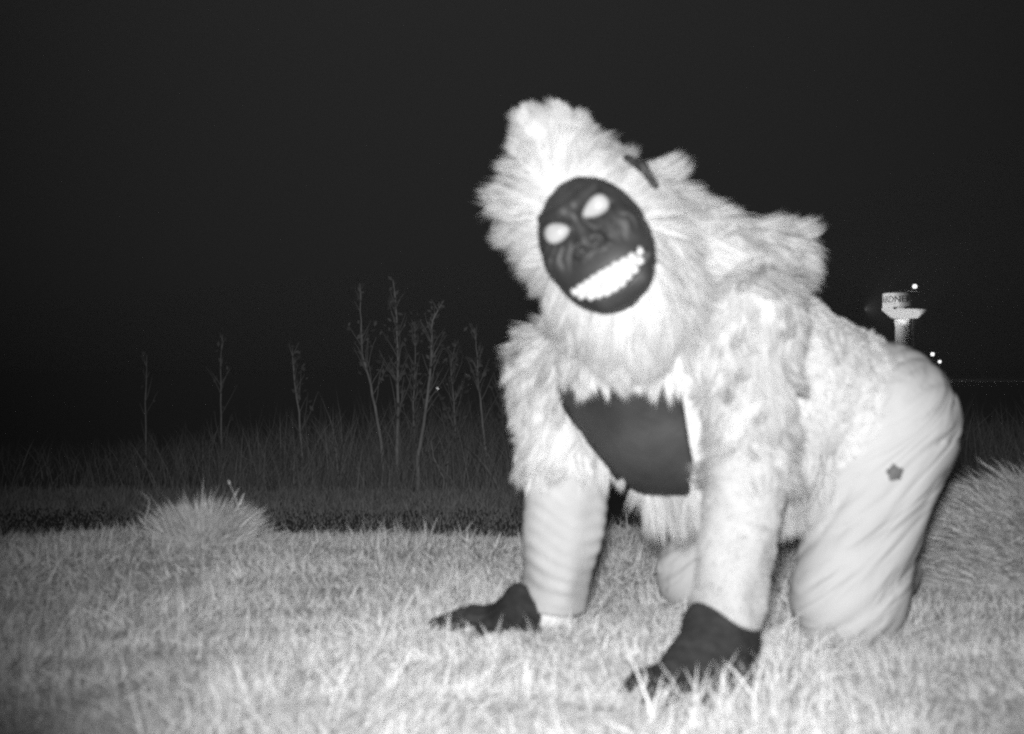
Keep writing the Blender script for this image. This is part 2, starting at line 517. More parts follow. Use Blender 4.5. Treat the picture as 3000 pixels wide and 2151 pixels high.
def sleeve(name, a, b, ra, rb, rip, seed, label):
    a = np.asarray(a); b = np.asarray(b); ax = norm(b - a); Ln = np.linalg.norm(b - a)
    def f(P):
        s = (P - a.astype(np.float32)) @ ax.astype(np.float32)
        w = lowfreq(P, seed, 14.0)
        d = cone(P, a, b, ra, rb) + rip * np.sin(s * 210 + w * 4.5) * (0.6 + 0.5 * lowfreq(P, seed + 2, 30.0)) + 0.007 * lowfreq(P, seed + 1, 22.0)
        return smax(d, np.abs(s - Ln / 2) - Ln / 2, 0.012)
    lo = np.minimum(a, b) - 0.13; hi = np.maximum(a, b) + 0.13
    V, Q = surface_nets(f, lo, hi, 0.0048)
    o = mesh_np(name, V, Q, M['sleeve'], person); o['label'] = label
    return o, V, Q, f


near_sl, NSV, NSQ, near_f = sleeve('forearm_sleeve', NEL + (0, 0, 0.03), U(2125, 1835, 2.055), 0.070, 0.058, 0.0010, 31, 'short pile white forearm sleeve of the nearer arm')
far_sl, FSV, FSQ, far_f = sleeve('forearm_sleeve', FEL + (0, 0, 0.03), U(1618, 1790, 2.42), 0.087, 0.064, 0.0018, 41, 'ribbed white forearm sleeve of the farther arm')


# -------- gloves: palm and five fingers each
def glove(label, wrist, palm, fingers, seed):
    def f(P):
        d = union([cone(P, a, b, ra, rb) for a, b, ra, rb in palm], 0.02)
        for chain in fingers:
            e = None
            for (a, ra), (b, rb) in zip(chain[:-1], chain[1:]):
                c = cone(P, a, b, ra, rb); e = c if e is None else smin(e, c, 0.004)
            d = smin(d, e, 0.008)
        return d + 0.0012 * lowfreq(P, seed, 120.0)
    pts = np.array([q for a, b, _, _ in palm for q in (a, b)] + [p for ch in fingers for p, _ in ch])
    V, Q = surface_nets(f, pts.min(0) - 0.07, pts.max(0) + 0.07, 0.0035)
    o = mesh_np('glove', V, Q, M['glove'], person); o['label'] = label
    return o


def A(*v): return np.array(v, np.float32)


w0 = U(2112, 1842, 2.05)
kn = [U(2160, 1985, 1.985), U(2085, 2005, 1.955), U(2010, 2000, 1.945), U(1950, 1975, 1.955)]
fin = []
tips = [U(2120, 2075, 1.89), U(2045, 2090, 1.86), U(1965, 2085, 1.86), U(1890, 2065, 1.88)]
for a, b in zip(kn, tips):
    m = (a + b) / 2 + A(0, 0, 0.012); b = b.copy(); b[2] = max(b[2], 0.012)
    fin.append([(a, 0.0135), (m, 0.0115), (b, 0.0085)])
fin.append([(U(2040, 1900, 2.0), 0.015), (U(1955, 1958, 2.0), 0.0135), (U(1868, 1985, 1.97), 0.0115), (U(1815, 2040, 1.92), 0.008)])
glove('dark glove of the nearer hand half sunk in grass', w0,
      [(w0, kn[0], 0.047, 0.026), (w0, kn[1], 0.047, 0.024), (w0, kn[2], 0.047, 0.024), (w0 + A(-0.012, 0, 0), kn[3], 0.04, 0.022),
       (U(2165, 1880, 2.05), U(2070, 1830, 2.05), 0.036, 0.036)], fin, 51)

w1 = U(1520, 1765, 2.40)
kn = [U(1445, 1797, 2.42), U(1440, 1805, 2.38), U(1445, 1817, 2.34), U(1462, 1828, 2.31)]
tips = [U(1325, 1815, 2.44), U(1265, 1828, 2.40), U(1300, 1846, 2.33), U(1385, 1872, 2.24)]
fin = []
for a, b in zip(kn, tips):
    m = a * 0.5 + b * 0.5 + A(0, 0, 0.012)
    fin.append([(a, 0.0135), (m, 0.0115), (b, 0.0085)])
fin.append([(U(1530, 1810, 2.36), 0.015), (U(1548, 1835, 2.32), 0.0125), (U(1575, 1845, 2.28), 0.0095)])
glove('dark glove of the farther hand with fingers spread on grass', w1,
      [(U(1518, 1750, 2.40), U(1512, 1800, 2.38), 0.028, 0.030)] + [(U(1512, 1800, 2.38), q, 0.028, 0.019) for q in kn]
      + [(FWR, U(1512, 1790, 2.39), 0.03, 0.03)], fin, 61)


# -------- chest panel: a curved dark shell laid on the chest
def in_poly(x, y, poly):
    ins = np.zeros(len(x), bool); n = len(poly)
    for i in range(n):
        (x0, y0), (x1, y1) = poly[i], poly[(i + 1) % n]
        c = ((y0 > y) != (y1 > y)) & (x < (x1 - x0) * (y - y0) / (y1 - y0 + 1e-9) + x0)
        ins ^= c
    return ins


PANEL = [(1632, 1132), (1690, 1085), (1800, 1060), (1900, 1060), (1985, 1080), (1998, 1160), (2012, 1280), (2036, 1395), (2015, 1440), (1955, 1450),
         (1888, 1490), (1846, 1432), (1800, 1366), (1745, 1300), (1700, 1245), (1665, 1188)]


for _ in range(2):                                             # round the corners
    PANEL = [q for a, b in zip(PANEL, PANEL[1:] + PANEL[:1]) for q in ((a[0] * .75 + b[0] * .25, a[1] * .75 + b[1] * .25), (a[0] * .25 + b[0] * .75, a[1] * .25 + b[1] * .75))]


def sd_chest(P): return smin(sd_upper(P), sd_head(P), 0.05)


def shell(name, poly, sdf, step, lift, thick, mat, parent, dstart):
    xs = np.arange(min(p[0] for p in poly) - step, max(p[0] for p in poly) + step, step)
    ys = np.arange(min(p[1] for p in poly) - step, max(p[1] for p in poly) + step, step)
    X, Y = np.meshgrid(xs, ys); ins = in_poly(X.ravel(), Y.ravel(), poly)
    px, py = X.ravel().copy(), Y.ravel().copy()
    pp = np.array(poly, float); nx = np.roll(pp, -1, 0)              # snap border nodes to the outline
    keep = ins.reshape(X.shape); cells = keep[:-1, :-1] & keep[1:, :-1] & keep[1:, 1:] & keep[:-1, 1:]
    used = np.zeros(X.shape, bool)
    for a, b in ((0, 0), (1, 0), (1, 1), (0, 1)):
        used[a:a + cells.shape[0], b:b + cells.shape[1]] |= cells
    cntc = np.zeros(X.shape, int)
    for a, b in ((0, 0), (1, 0), (1, 1), (0, 1)):
        cntc[a:a + cells.shape[0], b:b + cells.shape[1]] += cells
    edge = (used & (cntc < 4)).ravel()
    for i in np.where(edge)[0]:
        q = np.array([px[i], py[i]]); e = nx - pp
        tt = np.clip(((q - pp) * e).sum(1) / (e * e).sum(1), 0, 1); c = pp + e * tt[:, None]
        j = np.argmin(((c - q) ** 2).sum(1)); px[i], py[i] = c[j]
    ids = np.where(used.ravel())[0]; remap = np.full(X.size, -1); remap[ids] = np.arange(len(ids))
    O = np.tile(U(1500, 1075.5, dstart * 0), (len(ids), 1)); O[:] = (0, 0, HC)
    Dv = norm(np.stack([(px[ids] - CX) / FPX, np.ones(len(ids)), (CY - py[ids]) / FPX], -1))
    O = O + Dv * dstart
    P = march(sdf, O, Dv)
    N = grad(sdf, P.astype(np.float32))
    top = P + N * lift; bot = P + N * (lift - thick)
    r_, c_ = np.where(cells); w = X.shape[1]
    Q = remap[np.stack([r_ * w + c_, (r_ + 1) * w + c_, (r_ + 1) * w + c_ + 1, r_ * w + c_ + 1], 1)]
    n = len(ids)
    # rim
    ed = {}
    for f in Q:
        for i in range(4):
            ed[(f[i], f[(i + 1) % 4])] = 1
    rim = [(b, a, a + n, b + n) for (a, b) in ed if (b, a) not in ed]
    F = np.concatenate([Q, (Q + n)[:, ::-1], np.array(rim)])
    return mesh_np(name, np.concatenate([top, bot]), F, mat, parent)


panel = shell('chest_panel', PANEL, sd_chest, 10, 0.012, 0.02, M['panel'], person, 1.2)
panel['label'] = 'bare dark chest panel of the costume'
star = []
for i in range(10):
    a = math.pi / 2 + i * math.pi / 5 + 0.12
    rr = 29 if i % 2 == 0 else 19
    star.append((2620 + rr * math.cos(a), 1385 - rr * math.sin(a)))
emb = shell('emblem', star, sd_trouser, 3.0, 0.0030, 0.004, M['emblem'], trousers, 1.8)
emb['label'] = 'small dark five pointed emblem on the thigh'


# -------- mask
def face_oval(q):
    """>0 outside the mask opening, in head space"""
    x, y = q[..., 0] + 0.003, q[..., 1] + 0.011
    f = np.sqrt((x / 0.083) ** 2 + (y / 0.109) ** 2) - 1.0
    return f + 0.08 * np.clip((y - 0.05) * 25, 0, 1) * np.clip(0.6 - x * 30, 0, 1)


def sd_mask(q):
    x, y, z = q[..., 0], q[..., 1], q[..., 2]
    s = q.copy(); s[..., 0] = np.abs(s[..., 0])
    d = ell(q, (-0.003, -0.008, -0.015), (0.089, 0.117, 0.071))
    d = smin(d, ell(q, (0.002, -0.060, 0.022), (0.064, 0.048, 0.046)), 0.03)
    d = smin(d, cone(s, (0.010, 0.050, 0.058), (0.046, 0.062, 0.040), 0.016, 0.010), 0.012)       # brow ridge
    d = smin(d, cone(q, (0, 0.040, 0.052), (0, -0.005, 0.062), 0.010, 0.013), 0.012)               # bridge
    d = smin(d, cone(s, (0.014, -0.012, 0.066), (0.017, -0.014, 0.064), 0.012, 0.012), 0.010)      # nostril wings
    d = smin(d, ell(s, (0.058, -0.008, 0.026), (0.024, 0.026, 0.024)), 0.02)                       # cheeks
    d = smin(d, cone(q, (-0.03, -0.099, 0.032), (0.04, -0.099, 0.032), 0.012, 0.012), 0.02)        # lower lip
    d = smax(d, -ell(s, (0.035, 0.026, 0.064), (0.027, 0.019, 0.022)), 0.006)                      # sockets
    d = smax(d, -cone(s, (0.010, -0.018, 0.080), (0.013, -0.017, 0.070), 0.0055, 0.0055), 0.004)   # nostrils
    yc = -0.080 + 5.0 * x * x
    d = smax(d, -np.maximum(np.maximum(np.abs(y - (-0.0765 + 2.2 * x * x)) - (0.018 - 3.0 * x * x), np.abs(x) - 0.068), 0.018 - z), 0.005)
    cr = np.abs(np.sin((np.abs(x) * 1.2 + y * 0.5) * 170 + lowfreq(q, 5, 40) * 2))                 # wrinkles
    d = d + 0.0036 * (1 - cr) ** 3 * np.clip((0.05 - np.abs(y - 0.01)) * 30, 0, 1)
    cr2 = np.abs(np.sin(y * 190 + lowfreq(q, 8, 30) * 2.0))
    d = d + 0.0018 * (1 - cr2) ** 3 * np.clip((y - 0.055) * 40, 0, 1)
    d = smax(d, (face_oval(q) - 0.15) * 0.07, 0.012)
    return smax(d, -z - 0.045, 0.01)


MV, MQ = surface_nets(sd_mask, (-0.11, -0.14, -0.06), (0.11, 0.12, 0.10), 0.0026)
mask = mesh_np('mask', h2w(MV), MQ, M['rubber'], person)
mask['label'] = 'dark wrinkled rubber ape face with wide grin'


def uv_blob(c, r, rot=0.0, pw=1.0, n=14, m=9, taper=0.0):
    V = []; F = []
    for i in range(m + 1):
        ph = math.pi * i / m
        for j in range(n):
            th = 2 * math.pi * j / n
            sg = lambda v: math.copysign(abs(v) ** pw, v)
            x, y, z = sg(math.sin(ph)) * sg(math.cos(th)), sg(math.cos(ph)), sg(math.sin(ph)) * sg(math.sin(th))
            y *= 1 + taper * x
            x, y, z = x * r[0], y * r[1], z * r[2]
            V.append((c[0] + x * math.cos(rot) - y * math.sin(rot), c[1] + x * math.sin(rot) + y * math.cos(rot), c[2] + z))
    for i in range(m):
        for j in range(n):
            F.append((i * n + j, (i + 1) * n + j, (i + 1) * n + (j + 1) % n, i * n + (j + 1) % n))
    return np.array(V), np.array(F)


for c, r, rot, tp, lb in (((-0.036, 0.030, 0.050), (0.0205, 0.0155, 0.011), -0.25, -0.25, 'round white eye beside the furry cheek'),
                          ((0.034, 0.032, 0.050), (0.0235, 0.0145, 0.011), 0.10, 0.38, 'teardrop white eye under the brow')):
    v, f = uv_blob(c, r, rot, taper=tp, n=20, m=12)
    e = mesh_np('eye', h2w(v), f, M['eye'], mask); e['label'] = lb


def mask_z(x, y):
    z = 0.10
    for _ in range(60):
        d = float(ell(np.array([x, y, z]), (0, -0.062, 0.022), (0.068, 0.052, 0.046)))
        d2 = float(ell(np.array([x, y, z]), (0.004, -0.010, -0.015), (0.088, 0.112, 0.070)))
        z -= min(d, d2) * 0.7
    return z


for row, (n, y0, hgt, wid) in enumerate(((10, -0.0680, 0.0122, 0.0074), (9, -0.0868, 0.0102, 0.0073))):
    for i in range(n):
        x = (i - (n - 1) / 2) * (0.0128 if row == 0 else 0.0128)
        sc_ = 1 - 0.5 * (abs(x) / 0.06) ** 2
        y = y0 + (2.2 if row == 0 else 5.6) * x * x + random.uniform(-1, 1) * 0.0013
        v, f = uv_blob((x, y, mask_z(x, y) - 0.0035), (wid * random.uniform(0.86, 1.08), hgt * sc_, 0.006), random.uniform(-0.06, 0.06), pw=0.5, n=10, m=7)
        mesh_np('tooth', h2w(v), f, M['tooth'], mask)


def sd_ear(q):
    d = smin(cone(q, (0.100, 0.094, -0.062), (0.115, 0.066, -0.052), 0.006, 0.009), cone(q, (0.115, 0.066, -0.052), (0.119, 0.028, -0.046), 0.009, 0.006), 0.006)
    return smax(d, -cone(q, (0.104, 0.080, -0.050), (0.114, 0.042, -0.041), 0.004, 0.004), 0.004)


EV, EQ = surface_nets(sd_ear, (0.08, 0.0, -0.09), (0.16, 0.12, -0.02), 0.003)
ear = mesh_np('ear', h2w(EV), EQ, M['rubber'], person); ear['label'] = 'dark ear showing through the hood fur'


# -------- fur
def w_hood(P):
    q = w2h(P)
    m = (sd_head(P) < 0.024) & (sd_head(P) < sd_upper(P) + 0.03)
    face = (face_oval(q) < -0.06 + 0.06 * lowfreq(q, 91, 60)) & (q[..., 2] > -0.06)
    earz = cone(q, (0.098, 0.092, -0.062), (0.112, 0.028, -0.052), 0.015, 0.012) < 0
    return (m & ~face & ~earz).astype(float)


def comb_hood(P, n):
    q = w2h(P)
    rad = q.copy(); rad[..., 2] = 0; rad[..., 1] = rad[..., 1] + 0.02
    rad = norm(rad)
    back = np.zeros_like(q); back[..., 2] = -0.55
    low = np.clip((0.03 - q[..., 1]) * 12, 0, 1.0)[..., None]
    sw = (np.clip((q[..., 0] + 0.03) * 14, 0, 1) * np.clip((q[..., 1] + 0.02) * 14, 0, 1))[..., None]      # crest and right side are combed back
    pk = np.clip((q[..., 1] - 0.15) * 16, 0, 1)[..., None]
    rad = rad * (1 - pk) + np.array([0.1, 1.0, 0.2]) * pk; sw = sw * (1 - 0.7 * pk)
    v = ((rad + back) * (1 - sw) + np.array([0.55, 0.25, -0.9]) * sw) @ HR.T
    return v * (1 - 0.55 * low) + np.array([0, 0, -1.0]) * (0.25 + 0.9 * low) + np.array([-0.25, 0, 0]) * low


def lift_hood(P):
    q = w2h(P)
    sw = np.clip((q[..., 0] + 0.04) * 14, 0, 1) * np.clip((q[..., 1] + 0.02) * 14, 0, 1)
    top = np.clip((q[..., 1] - 0.11) * 14, 0, 1)
    return 0.46 - 0.32 * np.maximum(sw, top)


def len_hood(P):
    q = w2h(P)
    L = 0.068 + 0.016 * np.clip((-0.03 - q[..., 0]) * 20, 0, 1) * np.clip((q[..., 1] - 0.06) * 20, 0, 1) + 0.018 * np.clip((0.04 - q[..., 1]) * 8, 0, 1) - 0.032 * np.clip((q[..., 1] - 0.13) * 14, 0, 1)
    near_face = np.clip(1 - face_oval(q) * 3, 0, 1) * (q[..., 2] > -0.07)
    top = np.clip((q[..., 1] - 0.0) * 20, 0, 1)
    return L * (1 - 0.35 * near_face * top)


hood = fur('hood_fur', person, BV, BQ, sd_body, w_hood, 54000, 420, len_hood, comb_hood, lift=lift_hood, grav=0.30, tint=(0.70, 0.82), clump=0.6, seed=101, curl=0.35, lockjit=0.15, jitter=0.16)
hood['label'] = 'shaggy white fur of the hood around the mask'


# cape: the long fur lying over neck and upper back down to its hem
HEM = [(1900, 960), (1945, 918), (2050, 862), (2170, 835), (2300, 798), (2430, 805)]


def hem_y(px): return np.interp(px, [h[0] for h in HEM], [h[1] for h in HEM])


def proj(P):
    return CX + P[..., 0] / P[..., 1] * FPX, CY - (P[..., 2] - HC) / P[..., 1] * FPX


CAPE_AX0, CAPE_AX1 = np.array([0.36, 2.20, 0.69]), U(2268, 745, 2.33)


def w_cape(P):
    up = sd_upper(P) < 0.012
    notface = ~((face_oval(w2h(P)) < 0.05) & (w2h(P)[..., 2] > -0.06))
    d1 = cone(P, CAPE_AX0, CAPE_AX1, 0.088, 0.055); d2 = cone(P, h2w((0.03, 0.02, -0.13)), CAPE_AX0 + (0.04, 0.04, 0.0), 0.095, 0.085)
    return (up & notface & (np.minimum(d1, d2) < 0.022) & (P[..., 2] > 0.63)).astype(float)


cape = fur('cape_fur', person, BV, BQ, sd_body, w_cape, 30000, 170, lambda P: np.full(P.shape[:-1], 0.078),
           lambda P, n: np.array([0.8, 0.35, -0.5]) + 0 * P, lift=0.30, grav=0.35, clump=0.6, seed=111, curl=0.5, jitter=0.16, tint=(0.78, 0.90))
cape['label'] = 'long white fur cape over neck and upper back'


def w_beard(P):
    q = w2h(P)
    d = cone(P, h2w((0, -0.05, -0.10)), CH + (0.02, -0.02, 0.02), 0.10, 0.15)
    px, py = proj(P)
    return ((d < 0.02) & (py > 860) & (py < 1075 + 0.0 * px) & (px < 1990) & (P[..., 1] < 2.40) & ~((face_oval(q) < -0.08) & (q[..., 2] > -0.05))).astype(float)


beard = fur('beard_fur', person, BV, BQ, sd_body, w_beard, 20000, 150, lambda P: 0.072 + 0.022 * lowfreq(P, 95, 40),
            lambda P, n: np.array([-0.1, -0.25, -1.0]) + 0 * P, lift=0.30, grav=0.5, clump=0.68, seed=121, curl=0.4, lockjit=0.22, jitter=0.15)
beard['label'] = 'long white beard fur hanging over the chest panel'


def seg_t(P, a, b):
    ab = b - a
    return ((P - a) @ ab) / (ab @ ab)


def arm_w(a, b, ra, rb, lo, hi, extra=0.03):
    def f(P):
        t = seg_t(P, a, b); d = cone(P, a, b, ra, rb)
        return ((d < extra) & (t > lo) & (t < hi)).astype(float)
    return f


def not_panel(P):
    px, py = proj(P)
    c = np.array([1850.0, 1250.0]); k = 1.0
    return ~(in_poly(px.ravel(), py.ravel(), PANEL).reshape(px.shape) & (P[..., 1] < CH[1] + 0.02) & (P[..., 0] < 0.42))


w_fu = arm_w(FSH, FEL, 0.082, 0.078, -0.9, 0.80, 0.05)
fu = fur('upper_sleeve_fur', person, BV, BQ, sd_body, lambda P: w_fu(P) * not_panel(P), 28000, 200, lambda P: np.full(P.shape[:-1], 0.075),
         lambda P, n: np.array([-0.35, -0.1, -0.8]) + 0.5 * n, lift=0.45, grav=0.5, clump=0.66, seed=131, curl=0.4, jitter=0.15, lockjit=0.25)
fu['label'] = 'shaggy white fur of the farther upper sleeve'
w_nu = arm_w(NSH, NEL, 0.078, 0.056, -0.55, 1.0, 0.022)
nu = fur('upper_sleeve_fur', person, BV, BQ, sd_body, lambda P: w_nu(P) * not_panel(P), 30000, 300, lambda P: 0.042 + 0.022 * np.clip(seg_t(P, NSH, NEL), 0, 1),
         lambda P, n: np.array([-0.1, -0.1, -0.9]) + 0 * P, lift=0.45, grav=0.45, clump=0.55, seed=141, tint=(0.60, 0.84), curl=0.7, lockjit=0.4, jitter=0.2)
nu['label'] = 'greyer tangled fur patch on the nearer upper sleeve'

AXT = norm(PEL - CH)


def w_jacket(P):
    t = seg_t(P, MID, PEL) + 0.10 * lowfreq(P, 77, 14)
    up = sd_upper(P) < 0.022
    return (np.clip((1.25 - t) * 1.5, 0, 1)) * (up & (w_cape(P) < 0.5) & (w_beard(P) < 0.5) & not_panel(P)).astype(float)


jk = fur('jacket_fur', person, BV, BQ, sd_body, w_jacket, 62000, 700, lambda P: (0.011 + 0.007 * (0.5 + 0.5 * lowfreq(P, 15, 20))) * np.clip((1.25 - seg_t(P, MID, PEL)) * 1.6, 0.25, 1),
         lambda P, n: np.array([0.30, 0.1, -0.9]) + 0 * P, lift=0.55, grav=0.3, clump=0.6, seed=151, curl=0.5, lockjit=0.45, tint=(0.92, 1.0), jitter=0.2, k=4)
jk['label'] = 'short woolly white fur of the jacket back and side'


def w_belly(P):
    px, py = proj(P)
    return ((sd_upper(P) < 0.012) & (P[..., 2] < 0.36) & (P[..., 0] < 0.62) & (P[..., 0] > 0.25) & not_panel(P)).astype(float)


bl = fur('belly_fur', person, BV, BQ, sd_body, w_belly, 16000, 130, lambda P: np.full(P.shape[:-1], 0.125),
         lambda P, n: np.array([0.1, -0.1, -1.0]) + 0 * P, lift=0.5, grav=0.9, clump=0.75, seed=161, curl=0.3)
bl['label'] = 'white fur hanging below the belly'
ns = fur('forearm_fur', person, NSV, NSQ, near_f, lambda P: np.ones(P.shape[:-1]), 26000, 420, lambda P: 0.006 + 0 * P[..., 0],
         lambda P, n: np.array([-0.2, 0, -1.0]) + 0 * P, lift=0.22, grav=0.2, clump=0.3, seed=171, lockjit=0.3, jitter=0.2, tint=(0.58, 0.62), k=4)
ns['label'] = 'short white pile on the nearer forearm'


# ------------------------------------------------------------------ grass
def blades(P, L, lean, az, width, seed, droop=0.5, k=4):
    n = len(P); r = np.random.default_rng(seed)
    t = np.linspace(0, 1, k)
    d0 = np.stack([np.cos(az) * np.sin(lean), np.sin(az) * np.sin(lean), np.cos(lean)], -1)
    out = np.stack([np.cos(az), np.sin(az), np.zeros(n)], -1)
    pts = [P]; d = d0
    for j in range(1, k):
        d = norm(d + (out * 0.6 + np.array([0, 0, -0.8])) * (droop * r.uniform(0.3, 1.3, n) / (k - 1))[:, None])
        pts.append(pts[-1] + d * (L / (k - 1))[:, None])
    W = width[:, None] * (1 - 0.85 * t ** 1.6)[None]
    flat = norm(np.stack([np.cos(az), np.sin(az), r.normal(size=n) * 0.5], -1) + r.normal(size=(n, 3)) * 0.5)
    return ribbons(np.stack(pts, 1), W, seed + 1, flat)


def patch(x, y): return lowfreq(np.stack([x, y, 0 * x], -1), 201, 5.0)


PRESS = [(w1[0] - 0.07, w1[1] - 0.05, 0.20), (w0[0] - 0.02, w0[1] - 0.02, 0.06)]


def pressed(x, y):
    """grass is flattened where hands and knees rest"""
    f = np.ones_like(x)
    for a, b, r_ in PRESS: f = np.minimum(f, 0.25 + 0.75 * np.clip((np.hypot(x - a, y - b) - r_ * 0.4) / (r_ * 0.6), 0, 1))
    return f


def lawn():
    r = np.random.default_rng(301); parts = []; n0 = 0
    # density falls with distance: the near bank first
    n = 265000
    y = 0.9 + (4.6 - 0.9) * r.random(n) ** 1.15
    x = (r.random(n) * 2 - 1) * (0.62 + 0.50 * y)
    z = ground_z(x, y); p = patch(x, y); p2 = lowfreq(np.stack([x, y, 0 * x], -1), 205, 16.0)
    keep = r.random(n) < 0.72 + 0.28 * p2
    x, y, z, p, p2 = [a[keep] for a in (x, y, z, p, p2)]; n = len(x)
    big = r.random(n) < 0.13 + 0.12 * lowfreq(np.stack([x, y, 0 * x], -1), 209, 7.0)
    L = np.where(big, r.uniform(0.05, 0.115, n), r.uniform(0.025, 0.06, n)) * (1 + 0.30 * p) * 0.72 * pressed(x, y)
    lean = np.abs(r.normal(0.62, 0.42, n)); az = 3.0 * patch(x * 1.3 + 5, y * 1.3) + 3.0 * lowfreq(np.stack([x, y, 0 * x], -1), 207, 9.0) + r.normal(0, 0.9, n)
    e0 = n - 70                                                # a few tall blades stand up in front of the nearer hand
    x[e0:] = w0[0] - 0.06 + r.uniform(-0.10, 0.12, 70); y[e0:] = 1.83 + r.uniform(-0.08, 0.06, 70); z = ground_z(x, y)
    L[e0:] = r.uniform(0.05, 0.10, 70); lean[e0:] = np.abs(r.normal(0.25, 0.2, 70)); big[e0:] = True
    wdt = np.where(big, r.uniform(0.0018, 0.0034, n), r.uniform(0.0015, 0.0028, n))
    wdt[n - 26:] = 0.0048; L[n - 26:] = r.uniform(0.07, 0.125, 26); y[n - 26:] = r.uniform(1.76, 1.85, 26)
    V, T, m = blades(np.stack([x, y, z - 0.004], -1), L, lean, az, wdt, 311, droop=0.5)
    tint = np.repeat(np.clip(r.normal(0.88, 0.10, n) + 0.16 * p2 + 0.08 * p, 0.45, 1.1), m)
    o = mesh_np('grass', V, T, M['grass'], None, True, tint)
    tag(o, 'short pale dry grass covering the bank in front', 'grass', kind='stuff')


lawn()


def tussock(c, rx, ry, hgt, n, seed, label, spread=0.5, tintm=0.8, base=0.0, arch=0.6, az_bias=None, wd=0.0035):
    r = np.random.default_rng(seed)
    e = empty('grass_tussock', (c[0], c[1], float(ground_z(c[0], c[1]))))
    rad = np.sqrt(r.random(n)); a = r.uniform(0, 6.283, n)
    x = c[0] + rad * np.cos(a) * rx; y = c[1] + rad * np.sin(a) * ry
    dome = (1 - rad ** 2)
    z = ground_z(x, y) + base * dome
    L = hgt * (0.45 + 0.6 * np.sqrt(np.clip(dome, 0, 1))) * r.uniform(0.6, 1.15, n)
    L = L * (1 + 0.35 * lowfreq(np.stack([x, y, 0 * x], -1), seed + 9, 28.0)) * np.where(r.random(n) < 0.03, r.uniform(1.1, 1.5, n), 1.0)
    lean = np.clip(spread * rad + np.abs(r.normal(0.1, 0.22, n)), 0, 1.4)
    az = a + r.normal(0, 0.5, n)
    if az_bias is not None: az = np.where(r.random(n) < 0.55, az_bias + r.normal(0, 0.6, n), az)
    V, T, m = blades(np.stack([x, y, z - 0.005], -1), L, lean, az, r.uniform(0.6, 1.4, n) * wd, seed + 3, droop=arch, k=5)
    ob = mesh_np('blades', V, T, M['grass'], e, True, np.repeat(np.clip(r.normal(tintm, 0.15, n), 0.25, 1.1), m))
    ob['kind'] = 'stuff'
    if base:
        mb = MB(); th = np.linspace(0, 6.283, 25)[:-1]
        V = [(c[0], c[1], float(ground_z(c[0], c[1])) + base * 0.96)]; F = []
        for q in (0.35, 0.7, 1.05):
            for w in th:
                X, Y = c[0] + q * rx * math.cos(w), c[1] + q * ry * math.sin(w)
                V.append((X, Y, float(ground_z(X, Y)) + base * max(0, 1 - q * q) * 0.96 - 0.004))
        for j in range(24): F.append((0, 1 + j, 1 + (j + 1) % 24))
        for k_ in range(2):
            for j in range(24):
                F.append((1 + k_ * 24 + j, 1 + (k_ + 1) * 24 + j, 1 + (k_ + 1) * 24 + (j + 1) % 24, 1 + k_ * 24 + (j + 1) % 24))
        mb.add(V, F); mb.build('mound', M['soil'], e)
    tag(e, label, 'grass tussock')
    return e


p = U(590, 1600, 3.45)
tussock((p[0], p[1]), 0.115, 0.11, 0.125, 3600, 401, 'rounded tuft of taller grass on the bank crest at left', spread=0.5, tintm=0.9, arch=0.5)
p = U(2900, 1700, 3.25)
tussock((p[0] + 0.13, p[1]), 0.42, 0.38, 0.125, 15000, 421, 'big dim shaggy grass mound behind the kneeling legs at right', spread=0.7, tintm=0.78, base=0.16, arch=1.1, az_bias=3.4, wd=0.0032)


def weed(px, py, d, h, bend, label, seed):
    b = U(px, py, d); z = float(ground_z(b[0], d)); r = random.Random(seed)
    e = empty('weed_stalk', (b[0], d, z)); mb = MB()
    pts = [(b[0] + bend * (i / 5) ** 2 * h + r.uniform(-1, 1) * 0.004, d, z + h * i / 5) for i in range(6)]
    mb.tube(pts, [0.0026 - 0.0003 * i for i in range(6)], 5); mb.build('stem', M['twig'], e)
    lf = MB()
    for i in range(6):
        q = Vector(pts[2 + i % 4]); w = r.uniform(0, 6.28); l = r.uniform(0.02, 0.05)
        t = q + Vector((math.cos(w) * l, math.sin(w) * l, l * 0.7)); sdv = Vector((-math.sin(w), math.cos(w), 0.2)) * 0.003
        lf.add([q - sdv, q + sdv, t + sdv * 0.2, t - sdv * 0.2], [(0, 1, 2, 3)])
    lf.build('leaves', M['brush'], e)['kind'] = 'stuff'
    for o in e.children:
        if o.name.startswith('leaves'):
            a = o.data.attributes.new('tint', 'FLOAT', 'POINT'); a.data.foreach_set('value', np.full(len(o.data.vertices), 1.8, np.float32))
    tag(e, label, 'weed', 'weed stalks on the bank crest')


weed(715, 1570, 3.45, 0.16, -0.25, 'thin bent weed stalk at the right edge of the left grass tuft', 1)
weed(428, 1590, 3.45, 0.12, 0.06, 'thin upright weed stalk at the left edge of the left grass tuft', 2)
weed(1368, 1590, 3.35, 0.085, 0.03, 'short weed stalk standing alone just left of the furry arm', 3)


